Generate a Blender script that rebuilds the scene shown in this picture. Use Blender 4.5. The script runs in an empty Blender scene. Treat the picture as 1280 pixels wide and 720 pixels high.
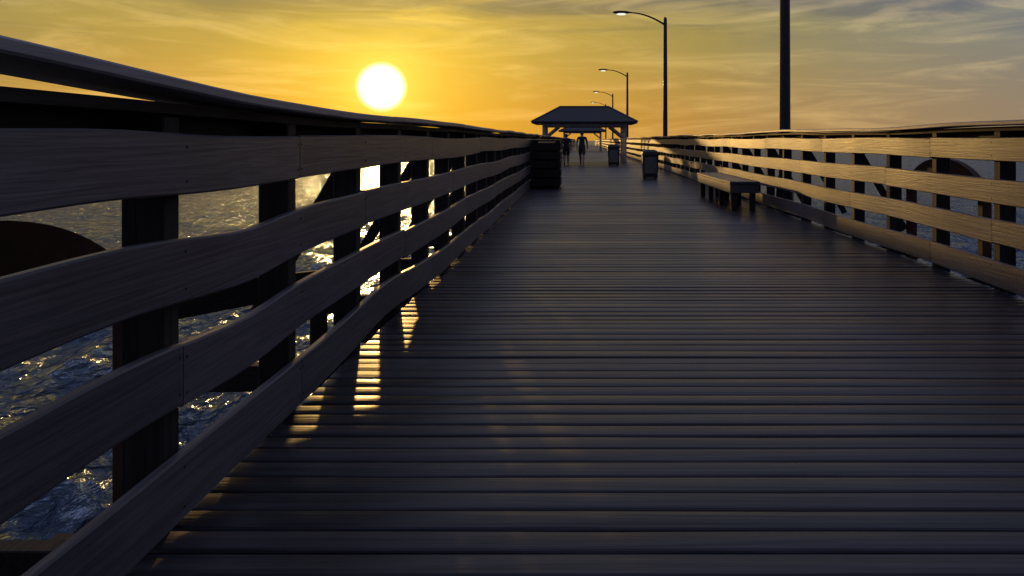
import bpy, math, random
import numpy as np
from mathutils import Vector, Matrix
random.seed(4)
scene = bpy.context.scene
COL = scene.collection
CAMH = 1.34

def lin(r, g, b, a=1.0):
    f = lambda c: (c/255/12.92) if c/255 <= 0.04045 else ((c/255+0.055)/1.055)**2.4
    return (f(r), f(g), f(b), a)

# ------------------------------------------------------------------ helpers
class MB:
    def __init__(s): s.v = []; s.f = []; s.m = []
    def add(s, vs, fs, mi=0):
        o = len(s.v); s.v += [tuple(v) for v in vs]
        for f in fs: s.f.append(tuple(i+o for i in f)); s.m.append(mi)
    def loft(s, rings, mi=0, caps=True):
        n = len(rings[0]); vs = [p for r in rings for p in r]; fs = []
        for k in range(len(rings)-1):
            for i in range(n):
                j = (i+1) % n
                fs.append((k*n+i, k*n+j, (k+1)*n+j, (k+1)*n+i))
        if caps:
            fs.append(tuple(range(n-1, -1, -1)))
            fs.append(tuple((len(rings)-1)*n+i for i in range(n)))
        s.add(vs, fs, mi)
    def box(s, x0, x1, y0, y1, z0, z1, c=0.004, mi=0):
        """chamfered board, long axis = longest dimension"""
        d = [x1-x0, y1-y0, z1-z0]; ax = d.index(max(d))
        o = [(0, 1, 2), (1, 0, 2), (2, 0, 1)][ax]
        lo = [x0, y0, z0]; hi = [x1, y1, z1]
        c = min(c, 0.3*min(d))
        def ring(t, ins):
            a0, a1 = lo[o[1]]+ins, hi[o[1]]-ins; b0, b1 = lo[o[2]]+ins, hi[o[2]]-ins
            pts = [(a0+c, b0), (a1-c, b0), (a1, b0+c), (a1, b1-c), (a1-c, b1), (a0+c, b1), (a0, b1-c), (a0, b0+c)]
            out = []
            for a, b in pts:
                p = [0, 0, 0]; p[o[0]] = t; p[o[1]] = a; p[o[2]] = b; out.append(p)
            return out
        s.loft([ring(lo[ax], c*0.6), ring(lo[ax]+c, 0), ring(hi[ax]-c, 0), ring(hi[ax], c*0.6)], mi)
    def beam(s, p0, p1, w, h, c=0.004, mi=0, up=(0, 0, 1)):
        p0 = Vector(p0); p1 = Vector(p1); d = (p1-p0).normalized()
        u = Vector(up)
        if abs(d.dot(u)) > 0.98: u = Vector((0, 1, 0))
        sx = d.cross(u).normalized(); sz = sx.cross(d).normalized()
        def ring(p):
            pts = [(-w/2+c, -h/2), (w/2-c, -h/2), (w/2, -h/2+c), (w/2, h/2-c), (w/2-c, h/2), (-w/2+c, h/2), (-w/2, h/2-c), (-w/2, -h/2+c)]
            return [p+sx*a+sz*b for a, b in pts]
        s.loft([ring(p0), ring(p1)], mi)
    def tube(s, pts, rad, n=12, mi=0, sy=1.0):
        pts = [Vector(p) for p in pts]; rings = []
        for i, p in enumerate(pts):
            d = (pts[min(i+1, len(pts)-1)]-pts[max(i-1, 0)]).normalized()
            ref = Vector((0, 1, 0)) if abs(d.y) < 0.9 else Vector((1, 0, 0))
            a = d.cross(ref).normalized(); b = d.cross(a).normalized()
            r = rad[i]
            rings.append([p + a*math.cos(t)*r + b*math.sin(t)*r*sy for t in [2*math.pi*k/n for k in range(n)]])
        s.loft(rings, mi)
    def obj(s, name, mats, parent=None, smooth=False):
        me = bpy.data.meshes.new(name); me.from_pydata(s.v, [], s.f)
        for m in mats: me.materials.append(m)
        me.polygons.foreach_set("material_index", s.m)
        me.polygons.foreach_set("use_smooth", [smooth]*len(s.f))
        me.update()
        import bmesh
        bm = bmesh.new(); bm.from_mesh(me); bmesh.ops.recalc_face_normals(bm, faces=bm.faces); bm.to_mesh(me); bm.free()
        o = bpy.data.objects.new(name, me); COL.objects.link(o)
        if parent: o.parent = parent
        return o

def empty(name, loc=(0, 0, 0)):
    e = bpy.data.objects.new(name, None); e.location = loc; COL.objects.link(e); return e

def newmat(name):
    m = bpy.data.materials.new(name); m.use_nodes = True
    nt = m.node_tree; b = nt.nodes["Principled BSDF"]
    return m, nt, b

def N(nt, t, **kw):
    n = nt.nodes.new(t)
    for k, v in kw.items():
        if k in n.inputs: n.inputs[k].default_value = v
        else: setattr(n, k, v)
    return n

def ramp(nt, stops, interp='LINEAR'):
    r = nt.nodes.new("ShaderNodeValToRGB"); cr = r.color_ramp; cr.interpolation = interp
    cr.elements[0].position = stops[0][0]; cr.elements[0].color = stops[0][1]
    cr.elements[1].position = stops[-1][0]; cr.elements[1].color = stops[-1][1]
    for p, c in stops[1:-1]:
        e = cr.elements.new(p); e.color = c
    return r

def wood(name, c1, c2, scale, rough=(0.4, 0.65), bump=0.5, dist=0.004, island=0.35, spec=0.5, ring=0.16):
    m, nt, b = newmat(name); L = nt.links.new
    tc = N(nt, "ShaderNodeTexCoord"); geo = N(nt, "ShaderNodeNewGeometry")
    off = N(nt, "ShaderNodeVectorMath", operation='SCALE'); off.inputs[0].default_value = (37, 53, 71)
    L(geo.outputs["Random Per Island"], off.inputs["Scale"])
    ad = N(nt, "ShaderNodeVectorMath", operation='ADD'); L(tc.outputs["Object"], ad.inputs[0]); L(off.outputs[0], ad.inputs[1])
    mp = N(nt, "ShaderNodeMapping"); mp.inputs["Scale"].default_value = scale; L(ad.outputs[0], mp.inputs[0])
    n1 = N(nt, "ShaderNodeTexNoise", Scale=1.0, Detail=4.0, Roughness=0.65, Distortion=0.6); L(mp.outputs[0], n1.inputs["Vector"])
    mp2 = N(nt, "ShaderNodeMapping"); mp2.inputs["Scale"].default_value = [s*0.12 for s in scale]; L(ad.outputs[0], mp2.inputs[0])
    n2 = N(nt, "ShaderNodeTexNoise", Scale=1.0, Detail=2.0, Roughness=0.5, Distortion=0.3); L(mp2.outputs[0], n2.inputs["Vector"])
    mu = N(nt, "ShaderNodeMath", operation='MULTIPLY'); mu.inputs[1].default_value = 60.0; L(n2.outputs["Fac"], mu.inputs[0])
    si = N(nt, "ShaderNodeMath", operation='SINE'); L(mu.outputs[0], si.inputs[0])
    sc = N(nt, "ShaderNodeMath", operation='MULTIPLY_ADD'); sc.inputs[1].default_value = ring; L(si.outputs[0], sc.inputs[0]); L(n1.outputs["Fac"], sc.inputs[2])
    r = ramp(nt, [(0.25, c1), (0.75, c2)]); L(sc.outputs[0], r.inputs[0])
    n3 = N(nt, "ShaderNodeTexNoise", Scale=0.9, Detail=3.0, Roughness=0.6); L(tc.outputs["Object"], n3.inputs["Vector"])
    a1 = N(nt, "ShaderNodeMapRange"); a1.inputs["From Min"].default_value = 0.3; a1.inputs["From Max"].default_value = 0.7
    a1.inputs["To Min"].default_value = 0.7; a1.inputs["To Max"].default_value = 1.15; L(n3.outputs["Fac"], a1.inputs["Value"])
    a2 = N(nt, "ShaderNodeMapRange"); a2.inputs["To Min"].default_value = 1-island; a2.inputs["To Max"].default_value = 1+island*0.6; L(geo.outputs["Random Per Island"], a2.inputs["Value"])
    mm = N(nt, "ShaderNodeMath", operation='MULTIPLY'); L(a1.outputs[0], mm.inputs[0]); L(a2.outputs[0], mm.inputs[1])
    vs = N(nt, "ShaderNodeVectorMath", operation='SCALE'); L(r.outputs[0], vs.inputs[0]); L(mm.outputs[0], vs.inputs["Scale"])
    L(vs.outputs[0], b.inputs["Base Color"])
    rr = N(nt, "ShaderNodeMapRange"); rr.inputs["To Min"].default_value = rough[0]; rr.inputs["To Max"].default_value = rough[1]
    mx = N(nt, "ShaderNodeMath", operation='ADD'); L(n3.outputs["Fac"], mx.inputs[0]); 
    m3 = N(nt, "ShaderNodeMath", operation='MULTIPLY_ADD'); m3.inputs[1].default_value = 0.6; m3.inputs[2].default_value = -0.3; L(geo.outputs["Random Per Island"], m3.inputs[0]); L(m3.outputs[0], mx.inputs[1])
    L(mx.outputs[0], rr.inputs["Value"]); L(rr.outputs[0], b.inputs["Roughness"])
    bp = N(nt, "ShaderNodeBump", Strength=bump, Distance=dist); L(sc.outputs[0], bp.inputs["Height"]); L(bp.outputs[0], b.inputs["Normal"])
    b.inputs["Specular IOR Level"].default_value = spec
    return m

def plain(name, c, rough=0.6, metal=0.0, var=0.3, scale=6.0, bump=0.1):
    m, nt, b = newmat(name); L = nt.links.new
    tc = N(nt, "ShaderNodeTexCoord")
    n = N(nt, "ShaderNodeTexNoise", Scale=scale, Detail=4.0, Roughness=0.6); L(tc.outputs["Object"], n.inputs["Vector"])
    r = ramp(nt, [(0.3, tuple(x*(1-var) for x in c[:3])+(1,)), (0.7, tuple(min(1, x*(1+var)) for x in c[:3])+(1,))])
    L(n.outputs["Fac"], r.inputs[0]); L(r.outputs[0], b.inputs["Base Color"])
    b.inputs["Roughness"].default_value = rough; b.inputs["Metallic"].default_value = metal
    bp = N(nt, "ShaderNodeBump", Strength=bump, Distance=0.01); L(n.outputs["Fac"], bp.inputs["Height"]); L(bp.outputs[0], b.inputs["Normal"])
    return m

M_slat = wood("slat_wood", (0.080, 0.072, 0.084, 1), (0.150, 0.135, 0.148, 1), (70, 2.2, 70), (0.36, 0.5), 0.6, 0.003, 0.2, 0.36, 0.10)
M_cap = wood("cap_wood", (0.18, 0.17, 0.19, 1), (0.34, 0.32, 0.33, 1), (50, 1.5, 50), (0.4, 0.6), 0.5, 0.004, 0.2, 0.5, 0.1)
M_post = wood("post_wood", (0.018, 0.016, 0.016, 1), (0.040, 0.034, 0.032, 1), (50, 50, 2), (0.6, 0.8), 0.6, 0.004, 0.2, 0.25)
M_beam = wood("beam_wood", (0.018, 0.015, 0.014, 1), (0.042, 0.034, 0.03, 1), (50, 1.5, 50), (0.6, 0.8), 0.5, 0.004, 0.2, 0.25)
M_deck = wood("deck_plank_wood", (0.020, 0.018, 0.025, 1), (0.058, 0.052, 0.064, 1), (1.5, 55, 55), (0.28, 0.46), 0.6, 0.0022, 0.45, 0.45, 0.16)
M_rust = plain("rusty_brown_timber", (0.07, 0.024, 0.012, 1), 0.75, 0, 0.45, 5, 0.4)
M_pale = plain("pale_painted_wood", (0.5, 0.46, 0.4, 1), 0.6)
M_roof = plain("roof_shingle", (0.04, 0.04, 0.05, 1), 0.7, 0, 0.3, 12, 0.5)
M_metal = plain("dark_lamp_metal", (0.02, 0.02, 0.022, 1), 0.55, 0.0, 0.2)
M_bin = plain("bin_plastic", (0.035, 0.035, 0.04, 1), 0.5)
M_binp = plain("bin_panel", (0.16, 0.15, 0.14, 1), 0.5)

def sm(a, b, x):
    t = max(0, min(1, (x-a)/(b-a))); return t*t*(3-2*t)

# ------------------------------------------------------------------ railing
def railing(side, xin, y0, y1, ph, name, post0):
    root = empty(name)
    rnd = random.Random(10+side)
    X = lambda o: xin+side*o
    zs = [(1.161, 1.372), (0.785, 1.005), (0.418, 0.634), (0.035, 0.262)]
    sp = 1.045 if side < 0 else 1.13
    posts = []
    k = math.floor((y0-post0)/sp)
    y = post0+k*sp
    while y < y1:
        if y >= y0: posts.append(y)
        y += sp
    b = MB(); sc_ = MB()
    for si, (za, zb) in enumerate(zs):
        j = [y0] + [p+0.05 for i, p in enumerate(posts) if (i+si*2) % 3 == 0 and p > y0+0.4] + [y1]
        for a, c in zip(j[:-1], j[1:]):
            a += 0.0025; c -= 0.0025
            n = max(2, int((c-a)/(0.17 if a < 20 else 0.8)))
            p1, p2 = rnd.uniform(0, 6.3), rnd.uniform(0, 6.3)
            amp = rnd.uniform(0.004, 0.012); dz = rnd.uniform(-0.006, 0.006)
            rings = []
            def offs(yy, t):
                gx = 0.009*math.sin(yy*1.9+si*0.9+ph)+0.006*math.sin(yy*3.7+si)
                gz = 0.008*math.sin(yy*1.35+si*0.6+ph)
                if side < 0:
                    gz += -0.03*math.exp(-((yy-3.0)/0.4)**2)*(0 < si < 3)+0.014*math.exp(-((yy-2.1)/0.4)**2)*(si < 3)
                    if si == 3: gz += 0.060*math.exp(-((yy-5.2)/0.8)**2)-0.018*(1-sm(3.2, 4.2, yy))-0.012*sm(6.4, 8, yy)
                return -abs(amp*math.sin(3.14*t))+gx*0.5, dz+gz+amp*0.5*math.sin(p2+3*t)*(si < 3)
            for i in range(n+1):
                t = i/n; yy = a+(c-a)*t
                ox, oz = offs(yy, t)
                xa, xb = ox, ox+0.04
                z0_, z1_ = za+oz, zb+oz; q = 0.007
                prof = [(xa+q, z0_), (xb-q, z0_), (xb, z0_+q), (xb, z1_-q), (xb-q, z1_), (xa+q, z1_), (xa, z1_-q), (xa, z0_+q)]
                rings.append([(X(u), yy, w) for u, w in prof])
            b.loft(rings)
            if a < 14:
                for p in posts:
                    for dy in ((0.05,) if a+0.1 < p+0.05 < c-0.1 else ((0.028,) if abs(p+0.05-c) < 0.05 else ((0.072,) if abs(p+0.05-a) < 0.05 else ()))):
                        yy = p+dy; t = (yy-a)/(c-a); ox, oz = offs(yy, t)
                        for zz in (za+0.045, zb-0.045):
                            sc_.tube([(X(ox+0.002), yy, zz+oz), (X(ox-0.0025), yy, zz+oz)], [0.006, 0.0045], 8)
    b.obj("slats", [M_slat], root)
    sc_.obj("screw_heads", [M_metal], root)
    b = MB()
    for p in posts:
        j = rnd.uniform(-0.008, 0.008)
        xa, xb = sorted((X(0.044), X(0.19)))
        b.box(xa, xb, p+j, p+0.10+j, -0.42, 1.42, 0.006)
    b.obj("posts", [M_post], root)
    b = MB(); c = MB()
    def warp(yy):
        w = 0.006*math.sin(yy*0.9+ph)+0.004*math.sin(yy*2.3+ph*2)
        if side < 0: w += 0.012*(1-sm(1.5, 3.2, yy))
        else: w += 0.02*math.sin(yy*0.55)*math.exp(-max(0, yy-6)/14)
        return w
    yy = y0
    while yy < y1:
        L = 3.6 if yy < 30 else 8
        e = min(yy+L, y1); n = 12
        for (ua, ub, za, zb) in ((0.194, 0.234, 1.235, 1.462), (0.05, 0.188, 1.424, 1.462)):
            rings = []
            for i in range(n+1):
                t = yy+0.002+(e-yy-0.004)*i/n; w = warp(t)*0.9
                rings.append([(X(ua), t, za+w), (X(ub), t, za+w), (X(ub), t, zb+w), (X(ua), t, zb+w)])
            b.loft(rings)
        yy = e
    joints = [y0]; yy = y0+ (1.9 if side < 0 else 2.6)
    while yy < y1: joints.append(yy); yy += 3.12
    joints.append(y1)
    if side < 0: joints = [j for j in joints if not (1.0 < j < 2.4)]
    for a, e in zip(joints[:-1], joints[1:]):
        n = 22 if a < 20 else 4; dz = rnd.uniform(0, 0.006); rings = []
        for i in range(n+1):
            t = a+0.003+(e-a-0.006)*i/n
            w = warp(t)+dz+0.007*abs(math.sin(3.14*(t-a)/(e-a)))
            if side < 0: w += 0.072*(1-sm(0.9, 3.1, t))
            za, zb = 1.466+w, 1.506+w; ua, ub = -0.055+0.006*math.sin(t*1.7), 0.25; q = 0.007
            prof = [(ua+q, za), (ub-q, za), (ub, za+q), (ub, zb-q), (ub-q, zb), (ua+q, zb), (ua, zb-q), (ua, za+q)]
            rings.append([(X(u), t, v) for u, v in prof])
        c.loft(rings)
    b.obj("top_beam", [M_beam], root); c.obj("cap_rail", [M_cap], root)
    b = MB()
    for i, p in enumerate(posts):
        if p > 60: break
        if i % 2 == 1:
            if (side < 0 and p > 4) or (side > 0 and p > 9): b.beam((X(0.15), p+0.15, 1.2), (X(0.80), p+0.15, 0.1), 0.04, 0.09)
            b.box(*sorted((X(-0.3), X(1.05))), p+0.11, p+0.19, -0.30, -0.13)
    if side < 0:   # longitudinal sloping brace outside the posts
        b.beam((X(0.6), 3.1, 0.60), (X(0.6), 5.5, 0.26), 0.05, 0.16)
        b.box(X(0.6)-.05, X(0.6)+.05, 3.12, 3.22, -0.4, 0.5); b.box(X(0.6)-.05, X(0.6)+.05, 5.36, 5.46, -0.4, 0.2)
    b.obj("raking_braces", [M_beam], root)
    return root

XL, XR = -1.385, 3.70
DY0, DY1 = -3.0, 190.0
railing(-1, XL, DY0, DY1, 0.7, "wooden_railing", 2.44)
railing(+1, XR, DY0, DY1, 2.1, "wooden_railing", 6.38)

# ------------------------------------------------------------------ deck
deck = empty("wooden_pier_deck")
b = MB(); y = DY0; rnd = random.Random(2); pitch = 0.130
while y < DY1:
    w = 0.1235+rnd.uniform(-0.0022, 0.0022); tl = rnd.uniform(-0.0022, 0.0022); h = rnd.uniform(-0.0022, 0.0022)
    x0 = XL-0.035+rnd.uniform(-.006, .006); x1 = XR+0.035+rnd.uniform(-.006, .006)
    cup = rnd.uniform(0.0006, 0.0026)
    prof = [(0, -.036), (0, -.010), (.0035, -.004), (.011, -.0004), (w*.3, cup), (w*.5, cup*1.3), (w*.7, cup), (w-.011, -.0004), (w-.0035, -.004), (w, -.010), (w, -.036)]
    rings = []
    ns = 8 if y < 30 else 2
    ws = [rnd.uniform(-.0018, .0018) for _ in range(ns)]
    for i in range(ns):
        x = x0+(x1-x0)*i/(ns-1)
        rings.append([(x, y+u+ws[i], v+h+tl*(u/w-.5)*2+ws[i]*.6) for u, v in prof])
    b.loft(rings); y += pitch
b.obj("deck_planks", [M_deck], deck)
b = MB()
for x in (-1.36, -0.75, -0.15, 0.45, 1.05, 1.65, 2.25, 2.85, 3.5):
    b.box(x, x+0.09, DY0, DY1, -0.29, -0.041)
y = -1.5
while y < DY1:
    b.box(-2.2, 4.5, y, y+0.3, -0.62, -0.31)
    for x in (-1.7, 1.1, 4.0):
        b.tube([(x, y+.15, -0.6), (x, y+.15, -5)], [0.17, 0.19], 12)
    y += 4.2
b.obj("joists_and_piles", [M_beam], deck)

# ------------------------------------------------------------------ curved timber arches outside the rails
def arch(x, yc, span, ztop, rise, thick, name="curved_timber_brace", w=0.07):
    b = MB(); rings = []
    for i in range(25):
        t = -1+2*i/24; yy = yc+t*span/2
        zt = ztop-rise*(t*t*0.55+0.45*abs(t)**3); zb = zt-thick*(1-0.25*abs(t))
        rings.append([(x-w/2, yy, zb), (x+w/2, yy, zb), (x+w/2, yy, zt), (x-w/2, yy, zt)])
    b.loft(rings)
    for s in (-1, 1):
        b.box(x-0.05, x+0.05, yc+s*span/2-0.06, yc+s*span/2+0.04, -0.4, ztop-rise-0.02)
    return b.obj(name, [M_rust])
arch(-1.98, 2.20, 1.9, 1.08, 0.36, 0.28)
arch(4.35, 8.55, 1.7, 1.12, 0.26, 0.28)

# ------------------------------------------------------------------ bench
bench = empty("pier_bench")
b = MB(); bx0, bx1, by0, by1, bz = 2.80, 3.36, 13.4, 17.2, 0.56
for i in range(4):
    b.box(bx0+i*0.142, bx0+i*0.142+0.134, by0, by1, bz-0.045, bz, 0.008)
b.obj("seat", [M_slat], bench)
b = MB()
b.box(bx0+0.01, bx0+0.05, by0+0.04, by1-0.04, bz-0.22, bz-0.049)
b.box(bx1-0.05, bx1-0.01, by0+0.04, by1-0.04, bz-0.22, bz-0.049)
b.box(bx0+0.052, bx1-0.052, by0+0.04, by0+0.09, bz-0.22, bz-0.049)
b.obj("apron", [M_slat], bench)
b = MB()
for yy in (by0+0.1, by0+1.3, by0+2.5, by1-0.25):
    for xx in (bx0+0.055, bx1-0.155):
        b.box(xx, xx+0.1, yy, yy+0.1, 0.003, bz-0.05)
b.obj("legs", [M_post], bench)

# ------------------------------------------------------------------ slatted box (rail return) on the left
sb = empty("slatted_storage_box")
b = MB(); x0, x1, y0, y1 = -1.34, -0.60, 19.6, 20.7
for xx in (x0, x1-0.1):
    for yy in (y0, y1-0.1): b.box(xx, xx+0.1, yy, yy+0.1, 0.003, 1.30, mi=0)
for i in range(5):
    z = 0.08+i*0.245
    b.box(x0-0.03, x1+0.03, y0-0.045, y0-0.003, z, z+0.2, mi=0)
    b.box(x1+0.003, x1+0.045, y0, y1, z, z+0.2, mi=0)
b.box(x0+0.02, x1-0.02, y0+0.102, y1-0.12, 0.02, 1.25)
b.obj("slatted_sides", [M_post], sb)
b = MB(); b.box(x0-0.06, x1+0.08, y0-0.08, y1+0.05, 1.302, 1.342); b.obj("lid", [M_beam], sb)

# ------------------------------------------------------------------ trash bins
def bin_(x, y, w, h):
    r = empty("trash_bin", (x, y, 0)); b = MB()
    def sq(s, z, q=0.04): 
        a = s/2
        return [(-a+q, -a, z), (a-q, -a, z), (a, -a+q, z), (a, a-q, z), (a-q, a, z), (-a+q, a, z), (-a, a-q, z), (-a, -a+q, z)]
    b.loft([sq(w*.86, .03), sq(w*.9, .06), sq(w, h*.8), sq(w*1.06, h*.81), sq(w*1.06, h*.86)])
    b.obj("body", [M_bin], r)
    b = MB(); b.loft([sq(w*1.02, h*.861), sq(w*.98, h*.93), sq(w*.6, h)]); b.obj("lid", [M_bin], r)
    b = MB(); b.box(-w*.36, w*.36, -w*.5-.012, -w*.5+.03, .18, h*.74); b.obj("front_panel", [M_binp], r)
    b = MB()
    for s in (-1, 1):
        for q in (-1, 1): b.box(s*w*.33-.03, s*w*.33+.03, q*w*.33-.03, q*w*.33+.03, .002, .04)
    b.obj("feet", [M_metal], r)
bin_(2.42, 25.0, 0.56, 1.0)
bin_(1.72, 37.5, 0.62, 1.12)

# ------------------------------------------------------------------ street lamps
mL, ntL, bL = newmat("lamp_lens"); bL.inputs["Base Color"].default_value = (0.8, 0.78, 0.7, 1)
bL.inputs["Emission Color"].default_value = (1, 0.93, 0.75, 1); bL.inputs["Emission Strength"].default_value = 1.2
def lamp(x, y):
    r = empty("street_lamp", (x, y, 0))
    b = MB(); b.tube([(0, 0, -0.6), (0, 0, 0.2), (0, 0, 4), (0, 0, 7.35), (0, 0, 7.45)], [0.125, 0.12, 0.105, 0.085, 0.05], 16)
    b.tube([(0, 0, -0.62), (0, 0, -0.3), (0, 0, 0.55), (0, 0, 0.62)], [0.2, 0.2, 0.16, 0.12], 16)
    b.obj("pole", [M_metal], r, True)
    pts = []; 
    for i in range(13):
        t = i/12; pts.append((-1.75*t, 0, 7.05+0.62*math.sin(t*math.pi/2)**0.9 if t > 0 else 7.05))
    b = MB(); b.tube(pts, [0.05-0.018*i/12 for i in range(13)], 10)
    b.obj("arm", [M_metal], r, True)
    b = MB(); b.tube([(-1.65, 0, 7.67), (-1.78, 0, 7.68), (-2.0, 0, 7.69), (-2.35, 0, 7.70), (-2.55, 0, 7.69), (-2.62, 0, 7.685)], [0.04, 0.08, 0.15, 0.15, 0.10, 0.03], 14, sy=0.45)
    b.v = [(vx, vy*1.0, 7.69+(vz-7.69)*0.55) for vx, vy, vz in b.v]
    b.obj("lamp_head", [M_metal], r, True)
    b = MB(); b.tube([(-1.95, 0, 7.60), (-2.05, 0, 7.585), (-2.3, 0, 7.585), (-2.42, 0, 7.60)], [0.03, 0.11, 0.11, 0.03], 12)
    b.v = [(vx, vy, 7.60+(vz-7.60)*0.4) for vx, vy, vz in b.v]
    b.obj("lens", [mL], r, True)
    b = MB(); b.box(-0.5, 0.3, -0.14, 0.14, -0.76, -0.62); b.obj("bracket", [M_beam], r)
for yy in (14.7, 35.5, 64.5, 94, 120, 150): lamp(4.2, yy)

# ------------------------------------------------------------------ pier shelters
def shelter(xc, yc, W, D, eave, peak):
    r = empty("pier_shelter", (xc, yc, 0))
    hw, hd = W/2, D/2; rw = W*0.24
    b = MB()
    e = [(-hw, -hd, eave), (hw, -hd, eave), (hw, hd, eave), (-hw, hd, eave)]
    e2 = [(x, y_, eave-0.12) for x, y_, _ in e]
    rd = [(-rw, 0, peak), (rw, 0, peak)]
    b.add(e+rd, [(0, 1, 5, 4), (1, 2, 5), (2, 3, 4, 5), (3, 0, 4)], 0)
    b.add(e+e2, [(0, 1, 5, 4), (1, 2, 6, 5), (2, 3, 7, 6), (3, 0, 4, 7), (4, 5, 6, 7)], 1)
    b.beam((-rw-.05, 0, peak+.01), (rw+.05, 0, peak+.01), .16, .06, mi=0)
    for s in (-1, 1):
        for q in (-1, 1): b.beam((s*rw, 0, peak+.005), (s*hw, q*hd, eave+.005), .14, .05, mi=0)
    b.obj("hip_roof", [M_roof, M_post], r)
    b = MB(); px, py = hw*.78, hd*.78
    for sx in (-1, 1):
        for yy in (-py, 0, py):
            b.box(sx*px-.075, sx*px+.075, yy-.075, yy+.075, -.3, eave-.3)
            b.beam((sx*(px-.06), yy, eave-.95), (sx*(px-.85), yy, eave-.3), .08, .09)
        b.beam((sx*px, -py+.08, eave-.85), (sx*px, -py+.65, eave-.3), .08, .09)
        b.box(sx*px-.07, sx*px+.07, -py-.2, py+.2, eave-.297, eave-.125)
    for yy in (-py, 0, py): b.box(-px+.073, px-.073, yy-.05, yy+.05, eave-.297, eave-.127)
    b.obj("timber_frame", [M_pale], r)
    b = MB(); b.box(-hw+.1, XL-.3-xc, -hd, hd, -.06, -.005)
    b.obj("side_platform", [M_deck], r)
shelter(0.22, 45.0, 6.3, 5.2, 2.45, 3.45)
shelter(0.2, 92.0, 6.0, 5.0, 2.5, 3.3)

# ------------------------------------------------------------------ people
def person(x, y, face, phase, height, shirt, shorts, hair, arms):
    V = []; E = []; R = []
    def v(p, r, par=None):
        V.append(p); R.append(r if isinstance(r, tuple) else (r, r)); i = len(V)-1
        if par is not None: E.append((par, i))
        return i
    pel = v((0, 0, .95), (.165, .125))
    wa = v((0, .0, 1.10), (.155, .115), pel); ch = v((0, .01, 1.28), (.185, .125), wa); uc = v((0, 0, 1.42), (.15, .10), ch)
    nk = v((0, 0, 1.50), .06, uc); hb = v((0, -.0, 1.57), .08, nk); hm = v((0, .01, 1.65), .10, hb); ht = v((0, 0, 1.73), .07, hm)
    for s in (-1, 1):
        sw = phase*s
        sh = v((s*.20, 0, 1.42), .07, uc)
        a = -sw*0.22+arms
        el = v((s*.25, a*.5, 1.15), .052, sh); wr = v((s*.25, a*1.05+.05, .92), .032, el)
        pm = v((s*.245, a*1.05+.07, .86), (.034, .022), wr)
        for k in range(4):
            o = (k-1.5)*.019; ln = (.05, .06, .057, .045)[k]
            f1 = v((s*.245, a*1.05+.075+o, .815), .009, pm)
            f2 = v((s*.238, a*1.05+.078+o, .815-ln*.5), .008, f1); v((s*.228, a*1.05+.078+o, .815-ln), .007, f2)
        t1 = v((s*.225, a*1.05+.105, .85), .010, pm); v((s*.215, a*1.05+.12, .82), .008, t1)
        hp = v((s*.095, 0, .88), .115, pel)
        f = sw*.26
        th = v((s*.10, f*.3+.01, .70), .10, hp)
        kn = v((s*.10, f*.62+(.05 if sw < 0 else .02), .50+(.01 if sw < 0 else 0)), .068, th)
        lift = .07 if sw < 0 else 0.0
        cf = v((s*.10, f*.9+.01, .34+lift*.4), .066, kn)
        ank = v((s*.10, f*1.25, .09+lift), .042, cf)
        hl = v((s*.10, f*1.25-.03, .045+lift), .038, ank)
        v((s*.105, f*1.25+.15, .035+(0 if sw < 0 else .01)), .034, hl)
    me = bpy.data.meshes.new("body"); me.from_pydata(V, E, [])
    o = bpy.data.objects.new("body", me); COL.objects.link(o)
    sk = o.modifiers.new("Skin", 'SKIN')
    for i, sv in enumerate(me.skin_vertices[0].data): sv.radius = R[i]; sv.use_root = (i == 0)
    sub = o.modifiers.new("Sub", 'SUBSURF'); sub.levels = 3; sub.render_levels = 3
    dg = bpy.context.evaluated_depsgraph_get(); me2 = bpy.data.meshes.new_from_object(o.evaluated_get(dg))
    bpy.data.objects.remove(o)
    o = bpy.data.objects.new("body", me2); COL.objects.link(o)
    ms = [plain("skin", (.42, .26, .19, 1), .5, 0, .05), plain("shirt_cloth", shirt, .85, 0, .15), plain("shorts_cloth", shorts, .85, 0, .15), plain("hair", hair, .6, 0, .3), plain("shoe", (.05, .05, .05, 1), .6)]
    me2.materials.clear()
    for m in ms: me2.materials.append(m)
    for p in me2.polygons:
        c = p.center; p.use_smooth = True; mi = 0
        if c.z > 1.68 or (c.z > 1.56 and c.y < -.01): mi = 3
        elif 0.98 < c.z < 1.475 and not (abs(c.x) > .19 and c.z < 1.24): mi = 1
        elif 0.55 < c.z <= 0.98 and abs(c.x) < .205: mi = 2
        elif c.z < .09: mi = 4
        p.material_index = mi
    k = height/1.78; zmin = min(q.co.z for q in me2.vertices)
    root = empty("walking_person", (x, y, 0.001-zmin*k)); root.rotation_euler = (0, 0, face); root.scale = (k, k, k)
    o.parent = root
    b = MB()
    b.loft([[(-.010, .09, 1.645), (.010, .09, 1.645), (.007, .082, 1.67), (-.007, .082, 1.67)], [(-.012, .118, 1.618), (.012, .118, 1.618), (.006, .108, 1.64), (-.006, .108, 1.64)]])
    for s in (-1, 1):
        b.tube([(s*.078, 0, 1.61), (s*.088, 0, 1.63), (s*.084, 0, 1.655)], [.006, .013, .006], 8)
        b.tube([(s*.030, .075, 1.655), (s*.030, .09, 1.655)], [.010, .006], 8, mi=1)
    b.tube([(-.022, .085, 1.59), (0, .09, 1.588), (.022, .085, 1.59)], [.004, .006, .004], 6, mi=1)
    b.obj("face_features", [ms[0], ms[3]], root, True)
person(-0.78, 38.5, 0.05, 0.55, 1.74, (.03, .025, .05, 1), (.02, .02, .03, 1), (.03, .02, .015, 1), 0.0)
person(0.06, 38.0, -0.1, -1.0, 1.84, (.03, .04, .06, 1), (.05, .045, .04, 1), (.03, .02, .015, 1), 0.05)

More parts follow.
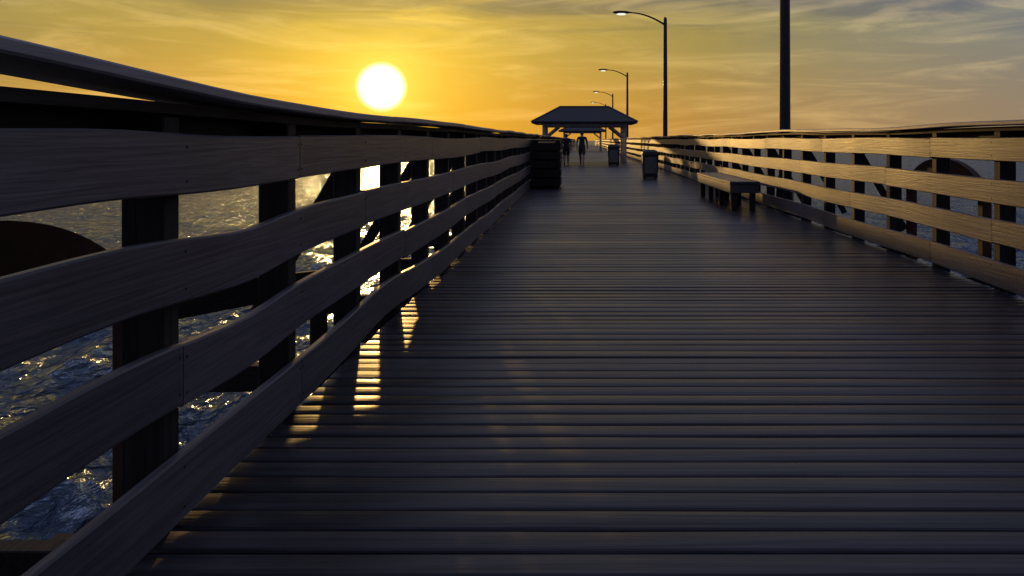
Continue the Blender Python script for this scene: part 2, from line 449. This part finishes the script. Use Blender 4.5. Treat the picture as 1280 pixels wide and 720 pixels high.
# ------------------------------------------------------------------ water
WZ = -3.1
nr, na = 420, 640
rr = np.concatenate([[0.0], np.geomspace(1.5, 6000, nr)])
th = np.linspace(0, 2*np.pi, na, endpoint=False)
Rg, Tg = np.meshgrid(rr[1:], th, indexing='ij')
Xg = Rg*np.cos(Tg); Yg = Rg*np.sin(Tg)
rs = np.random.RandomState(5); Z = np.zeros_like(Xg)
for i in range(46):
    lam = 0.35*(4.5/0.35)**(i/45)
    k = 2*np.pi/lam; ang = math.radians(200)+rs.normal(0, 0.75); amp = 0.0105*lam**0.9
    dirx, diry = math.cos(ang), math.sin(ang); p = rs.uniform(0, 6.28)
    cell = Rg*max(2*np.pi/na, math.log(6000/1.5)/nr)
    fade = np.clip((lam/cell-2.2)/3, 0, 1)
    s = np.sin(k*(Xg*dirx+Yg*diry)+p+0.6*np.sin(Xg*0.31+i)+0.6*np.sin(Yg*0.27+2*i))
    Z += amp*fade*(1-2*np.abs(s)*0.8 if i % 2 else s)
Z = Z-Z.mean()
V = np.empty((1+nr*na, 3)); V[0] = (0, 0, WZ); V[1:, 0] = Xg.ravel(); V[1:, 1] = Yg.ravel(); V[1:, 2] = WZ+Z.ravel()
F = [(0, 1+j, 1+(j+1) % na) for j in range(na)]
for i in range(nr-1):
    a = 1+i*na; c = a+na
    F += [(a+j, c+j, c+(j+1) % na, a+(j+1) % na) for j in range(na)]
me = bpy.data.meshes.new("water"); me.from_pydata(V.tolist(), [], F)
me.polygons.foreach_set("use_smooth", [True]*len(F)); me.update()
water = bpy.data.objects.new("water", me); COL.objects.link(water)
m, nt, bb = newmat("sea_water"); L = nt.links.new
nt.nodes.remove(bb); outm = nt.nodes["Material Output"]
df = N(nt, "ShaderNodeBsdfDiffuse"); df.inputs["Color"].default_value = (0.045, 0.062, 0.082, 1)
gs = N(nt, "ShaderNodeBsdfGlossy"); gs.inputs["Color"].default_value = (0.60, 0.72, 0.98, 1); gs.inputs["Roughness"].default_value = 0.14
fr = N(nt, "ShaderNodeFresnel", IOR=1.42); mxs = N(nt, "ShaderNodeMixShader")
L(fr.outputs[0], mxs.inputs[0]); L(df.outputs[0], mxs.inputs[1]); L(gs.outputs[0], mxs.inputs[2]); L(mxs.outputs[0], outm.inputs[0])
tc = N(nt, "ShaderNodeTexCoord")
mp = N(nt, "ShaderNodeMapping"); mp.inputs["Rotation"].default_value = (0, 0, 0.35); mp.inputs["Scale"].default_value = (1.7, 1.0, 1); L(tc.outputs["Object"], mp.inputs[0])
n1 = N(nt, "ShaderNodeTexNoise", Scale=2.4, Detail=4.0, Roughness=0.52, Distortion=0.4); L(mp.outputs[0], n1.inputs["Vector"])
n2 = N(nt, "ShaderNodeTexNoise", Scale=0.5, Detail=3.0, Roughness=0.6); L(mp.outputs[0], n2.inputs["Vector"])
b1 = N(nt, "ShaderNodeBump", Strength=1.0, Distance=0.28); L(n1.outputs["Fac"], b1.inputs["Height"])
b2 = N(nt, "ShaderNodeBump", Strength=1.0, Distance=0.7); L(n2.outputs["Fac"], b2.inputs["Height"]); L(b1.outputs[0], b2.inputs["Normal"])
for q in (df, gs, fr): L(b2.outputs[0], q.inputs["Normal"])
me.materials.append(m)

# ------------------------------------------------------------------ sky
AZ = math.radians(-15.6); EL = math.radians(4.1)
S = Vector((math.sin(AZ)*math.cos(EL), math.cos(AZ)*math.cos(EL), math.sin(EL)))
w = bpy.data.worlds.new("World"); scene.world = w; w.use_nodes = True; nt = w.node_tree; nt.nodes.clear(); L = nt.links.new
out = N(nt, "ShaderNodeOutputWorld"); bg = N(nt, "ShaderNodeBackground"); L(bg.outputs[0], out.inputs[0])
tc = N(nt, "ShaderNodeTexCoord"); nrm = N(nt, "ShaderNodeVectorMath", operation='NORMALIZE'); L(tc.outputs["Generated"], nrm.inputs[0])
D = nrm.outputs[0]
dt = N(nt, "ShaderNodeVectorMath", operation='DOT_PRODUCT'); L(D, dt.inputs[0]); dt.inputs[1].default_value = S
cl = N(nt, "ShaderNodeMath", operation='MINIMUM'); cl.inputs[1].default_value = 0.9999999; L(dt.outputs["Value"], cl.inputs[0])
ac = N(nt, "ShaderNodeMath", operation='ARCCOSINE'); L(cl.outputs[0], ac.inputs[0])
an = N(nt, "ShaderNodeMath", operation='DIVIDE'); an.inputs[1].default_value = math.pi; L(ac.outputs[0], an.inputs[0])
d_ = lambda a: a/180
up = ramp(nt, [(0, lin(246, 206, 60)), (d_(6), lin(230, 190, 56)), (d_(12), lin(200, 168, 70)), (d_(19), lin(184, 157, 74)), (d_(26), lin(166, 147, 82)), (d_(36), lin(148, 140, 108)), (d_(48), lin(132, 133, 126)), (d_(75), lin(112, 121, 140)), (d_(110), lin(80, 88, 118)), (1, lin(60, 64, 94))])
ho = ramp(nt, [(0, lin(248, 184, 30)), (d_(6), lin(234, 170, 38)), (d_(14), lin(214, 154, 52)), (d_(22), lin(198, 144, 62)), (d_(32), lin(178, 140, 86)), (d_(48), lin(156, 133, 106)), (d_(75), lin(130, 122, 122)), (d_(110), lin(86, 86, 106)), (1, lin(64, 64, 88))])
L(an.outputs[0], up.inputs[0]); L(an.outputs[0], ho.inputs[0])
sx = N(nt, "ShaderNodeSeparateXYZ"); L(D, sx.inputs[0])
hf = N(nt, "ShaderNodeMapRange", interpolation_type='SMOOTHSTEP'); hf.inputs["From Min"].default_value = -0.01; hf.inputs["From Max"].default_value = 0.16; hf.inputs["To Min"].default_value = 1; hf.inputs["To Max"].default_value = 0
L(sx.outputs["Z"], hf.inputs["Value"])
mix0 = N(nt, "ShaderNodeMix", data_type='RGBA'); L(hf.outputs[0], mix0.inputs[0]); L(up.outputs[0], mix0.inputs[6]); L(ho.outputs[0], mix0.inputs[7])
zf = N(nt, "ShaderNodeMapRange", interpolation_type='SMOOTHSTEP'); zf.inputs["From Min"].default_value = 0.14; zf.inputs["From Max"].default_value = 0.34; zf.inputs["To Max"].default_value = 0.95
L(sx.outputs["Z"], zf.inputs["Value"])
zc = ramp(nt, [(0, lin(142, 150, 162)), (d_(60), lin(112, 126, 154)), (1, lin(60, 66, 100))]); L(an.outputs[0], zc.inputs[0])
mix = N(nt, "ShaderNodeMix", data_type='RGBA'); L(zf.outputs[0], mix.inputs[0]); L(mix0.outputs[2], mix.inputs[6]); L(zc.outputs[0], mix.inputs[7])
mp = N(nt, "ShaderNodeMapping"); mp.inputs["Rotation"].default_value = (0, math.radians(4), 0); mp.inputs["Scale"].default_value = (2.0, 2.0, 15); mp.inputs["Location"].default_value = (2.55, 0.4, 0.75); L(D, mp.inputs[0])
c1 = N(nt, "ShaderNodeTexNoise", Scale=1.5, Detail=6.0, Roughness=0.55, Distortion=0.7); L(mp.outputs[0], c1.inputs["Vector"])
f1 = N(nt, "ShaderNodeMapRange", interpolation_type='SMOOTHSTEP'); f1.inputs["From Min"].default_value = 0.40; f1.inputs["From Max"].default_value = 0.60; f1.inputs["To Max"].default_value = 0.9; L(c1.outputs["Fac"], f1.inputs["Value"])
hi = N(nt, "ShaderNodeMapRange"); hi.inputs["From Min"].default_value = 0.11; hi.inputs["From Max"].default_value = 0.18; L(sx.outputs["Z"], hi.inputs["Value"])
g1 = N(nt, "ShaderNodeMath", operation='MULTIPLY'); L(f1.outputs[0], g1.inputs[0]); L(hi.outputs[0], g1.inputs[1])
dk = N(nt, "ShaderNodeMix", data_type='RGBA', blend_type='MULTIPLY'); L(g1.outputs[0], dk.inputs[0]); L(mix.outputs[2], dk.inputs[6]); dk.inputs[7].default_value = (0.50, 0.56, 0.92, 1)
mp2 = N(nt, "ShaderNodeMapping"); mp2.inputs["Rotation"].default_value = (0, math.radians(-6), 0); mp2.inputs["Scale"].default_value = (3.0, 3.0, 24); mp2.inputs["Location"].default_value = (4.3, 2.4, 1.3); L(D, mp2.inputs[0])
c2 = N(nt, "ShaderNodeTexNoise", Scale=1.3, Detail=7.0, Roughness=0.6, Distortion=1.0); L(mp2.outputs[0], c2.inputs["Vector"])
f2 = N(nt, "ShaderNodeMapRange", interpolation_type='SMOOTHSTEP'); f2.inputs["From Min"].default_value = 0.44; f2.inputs["From Max"].default_value = 0.72; f2.inputs["To Max"].default_value = 0.8; L(c2.outputs["Fac"], f2.inputs["Value"])
li = N(nt, "ShaderNodeMix", data_type='RGBA', blend_type='ADD'); L(f2.outputs[0], li.inputs[0]); L(dk.outputs[2], li.inputs[6]); li.inputs[7].default_value = (0.26, 0.18, 0.07, 1)
ex = N(nt, "ShaderNodeMath", operation='MULTIPLY'); ex.inputs[1].default_value = -180/math.pi/2.2; L(ac.outputs[0], ex.inputs[0])
e2 = N(nt, "ShaderNodeMath", operation='EXPONENT'); L(ex.outputs[0], e2.inputs[0])
gl = N(nt, "ShaderNodeVectorMath", operation='SCALE'); gl.inputs[0].default_value = (0.9, 0.62, 0.10); L(e2.outputs[0], gl.inputs["Scale"])
ds = N(nt, "ShaderNodeMapRange", interpolation_type='SMOOTHSTEP'); ds.inputs["From Min"].default_value = math.radians(1.0); ds.inputs["From Max"].default_value = math.radians(2.05); ds.inputs["To Min"].default_value = 1; ds.inputs["To Max"].default_value = 0
L(ac.outputs[0], ds.inputs["Value"])
dv = N(nt, "ShaderNodeVectorMath", operation='SCALE'); dv.inputs[0].default_value = (3, 2.8, 2.2); L(ds.outputs[0], dv.inputs["Scale"])
s1 = N(nt, "ShaderNodeVectorMath", operation='ADD'); L(li.outputs[2], s1.inputs[0]); L(gl.outputs[0], s1.inputs[1])
s2 = N(nt, "ShaderNodeVectorMath", operation='ADD'); L(s1.outputs[0], s2.inputs[0]); L(dv.outputs[0], s2.inputs[1])
sky = N(nt, "ShaderNodeTexSky", sky_type='NISHITA'); sky.sun_disc = False; sky.sun_elevation = EL; sky.sun_rotation = AZ; sky.dust_density = 2.0
sk = N(nt, "ShaderNodeVectorMath", operation='SCALE'); sk.inputs["Scale"].default_value = 0.004; L(sky.outputs[0], sk.inputs[0])
s3 = N(nt, "ShaderNodeVectorMath", operation='ADD'); L(s2.outputs[0], s3.inputs[0]); L(sk.outputs[0], s3.inputs[1])
L(s3.outputs[0], bg.inputs[0]); bg.inputs["Strength"].default_value = 0.92

sun = bpy.data.lights.new("sun", 'SUN'); sun.energy = 0.95; sun.angle = math.radians(0.9); sun.color = (1.0, 0.58, 0.17)
so = bpy.data.objects.new("sun", sun); so.rotation_euler = S.to_track_quat('Z', 'Y').to_euler(); COL.objects.link(so)

# ------------------------------------------------------------------ camera
cam = bpy.data.cameras.new("camera"); cam.sensor_width = 36; cam.lens = 25.1; cam.clip_end = 20000; cam.clip_start = 0.05
cam.shift_x = -0.0672; cam.shift_y = -0.1445
co = bpy.data.objects.new("camera", cam); co.location = (0, 0, CAMH); co.rotation_euler = (math.radians(90), 0, 0); COL.objects.link(co)
scene.camera = co
scene.view_settings.view_transform = 'Standard'; scene.view_settings.look = 'None'; scene.view_settings.exposure = 0
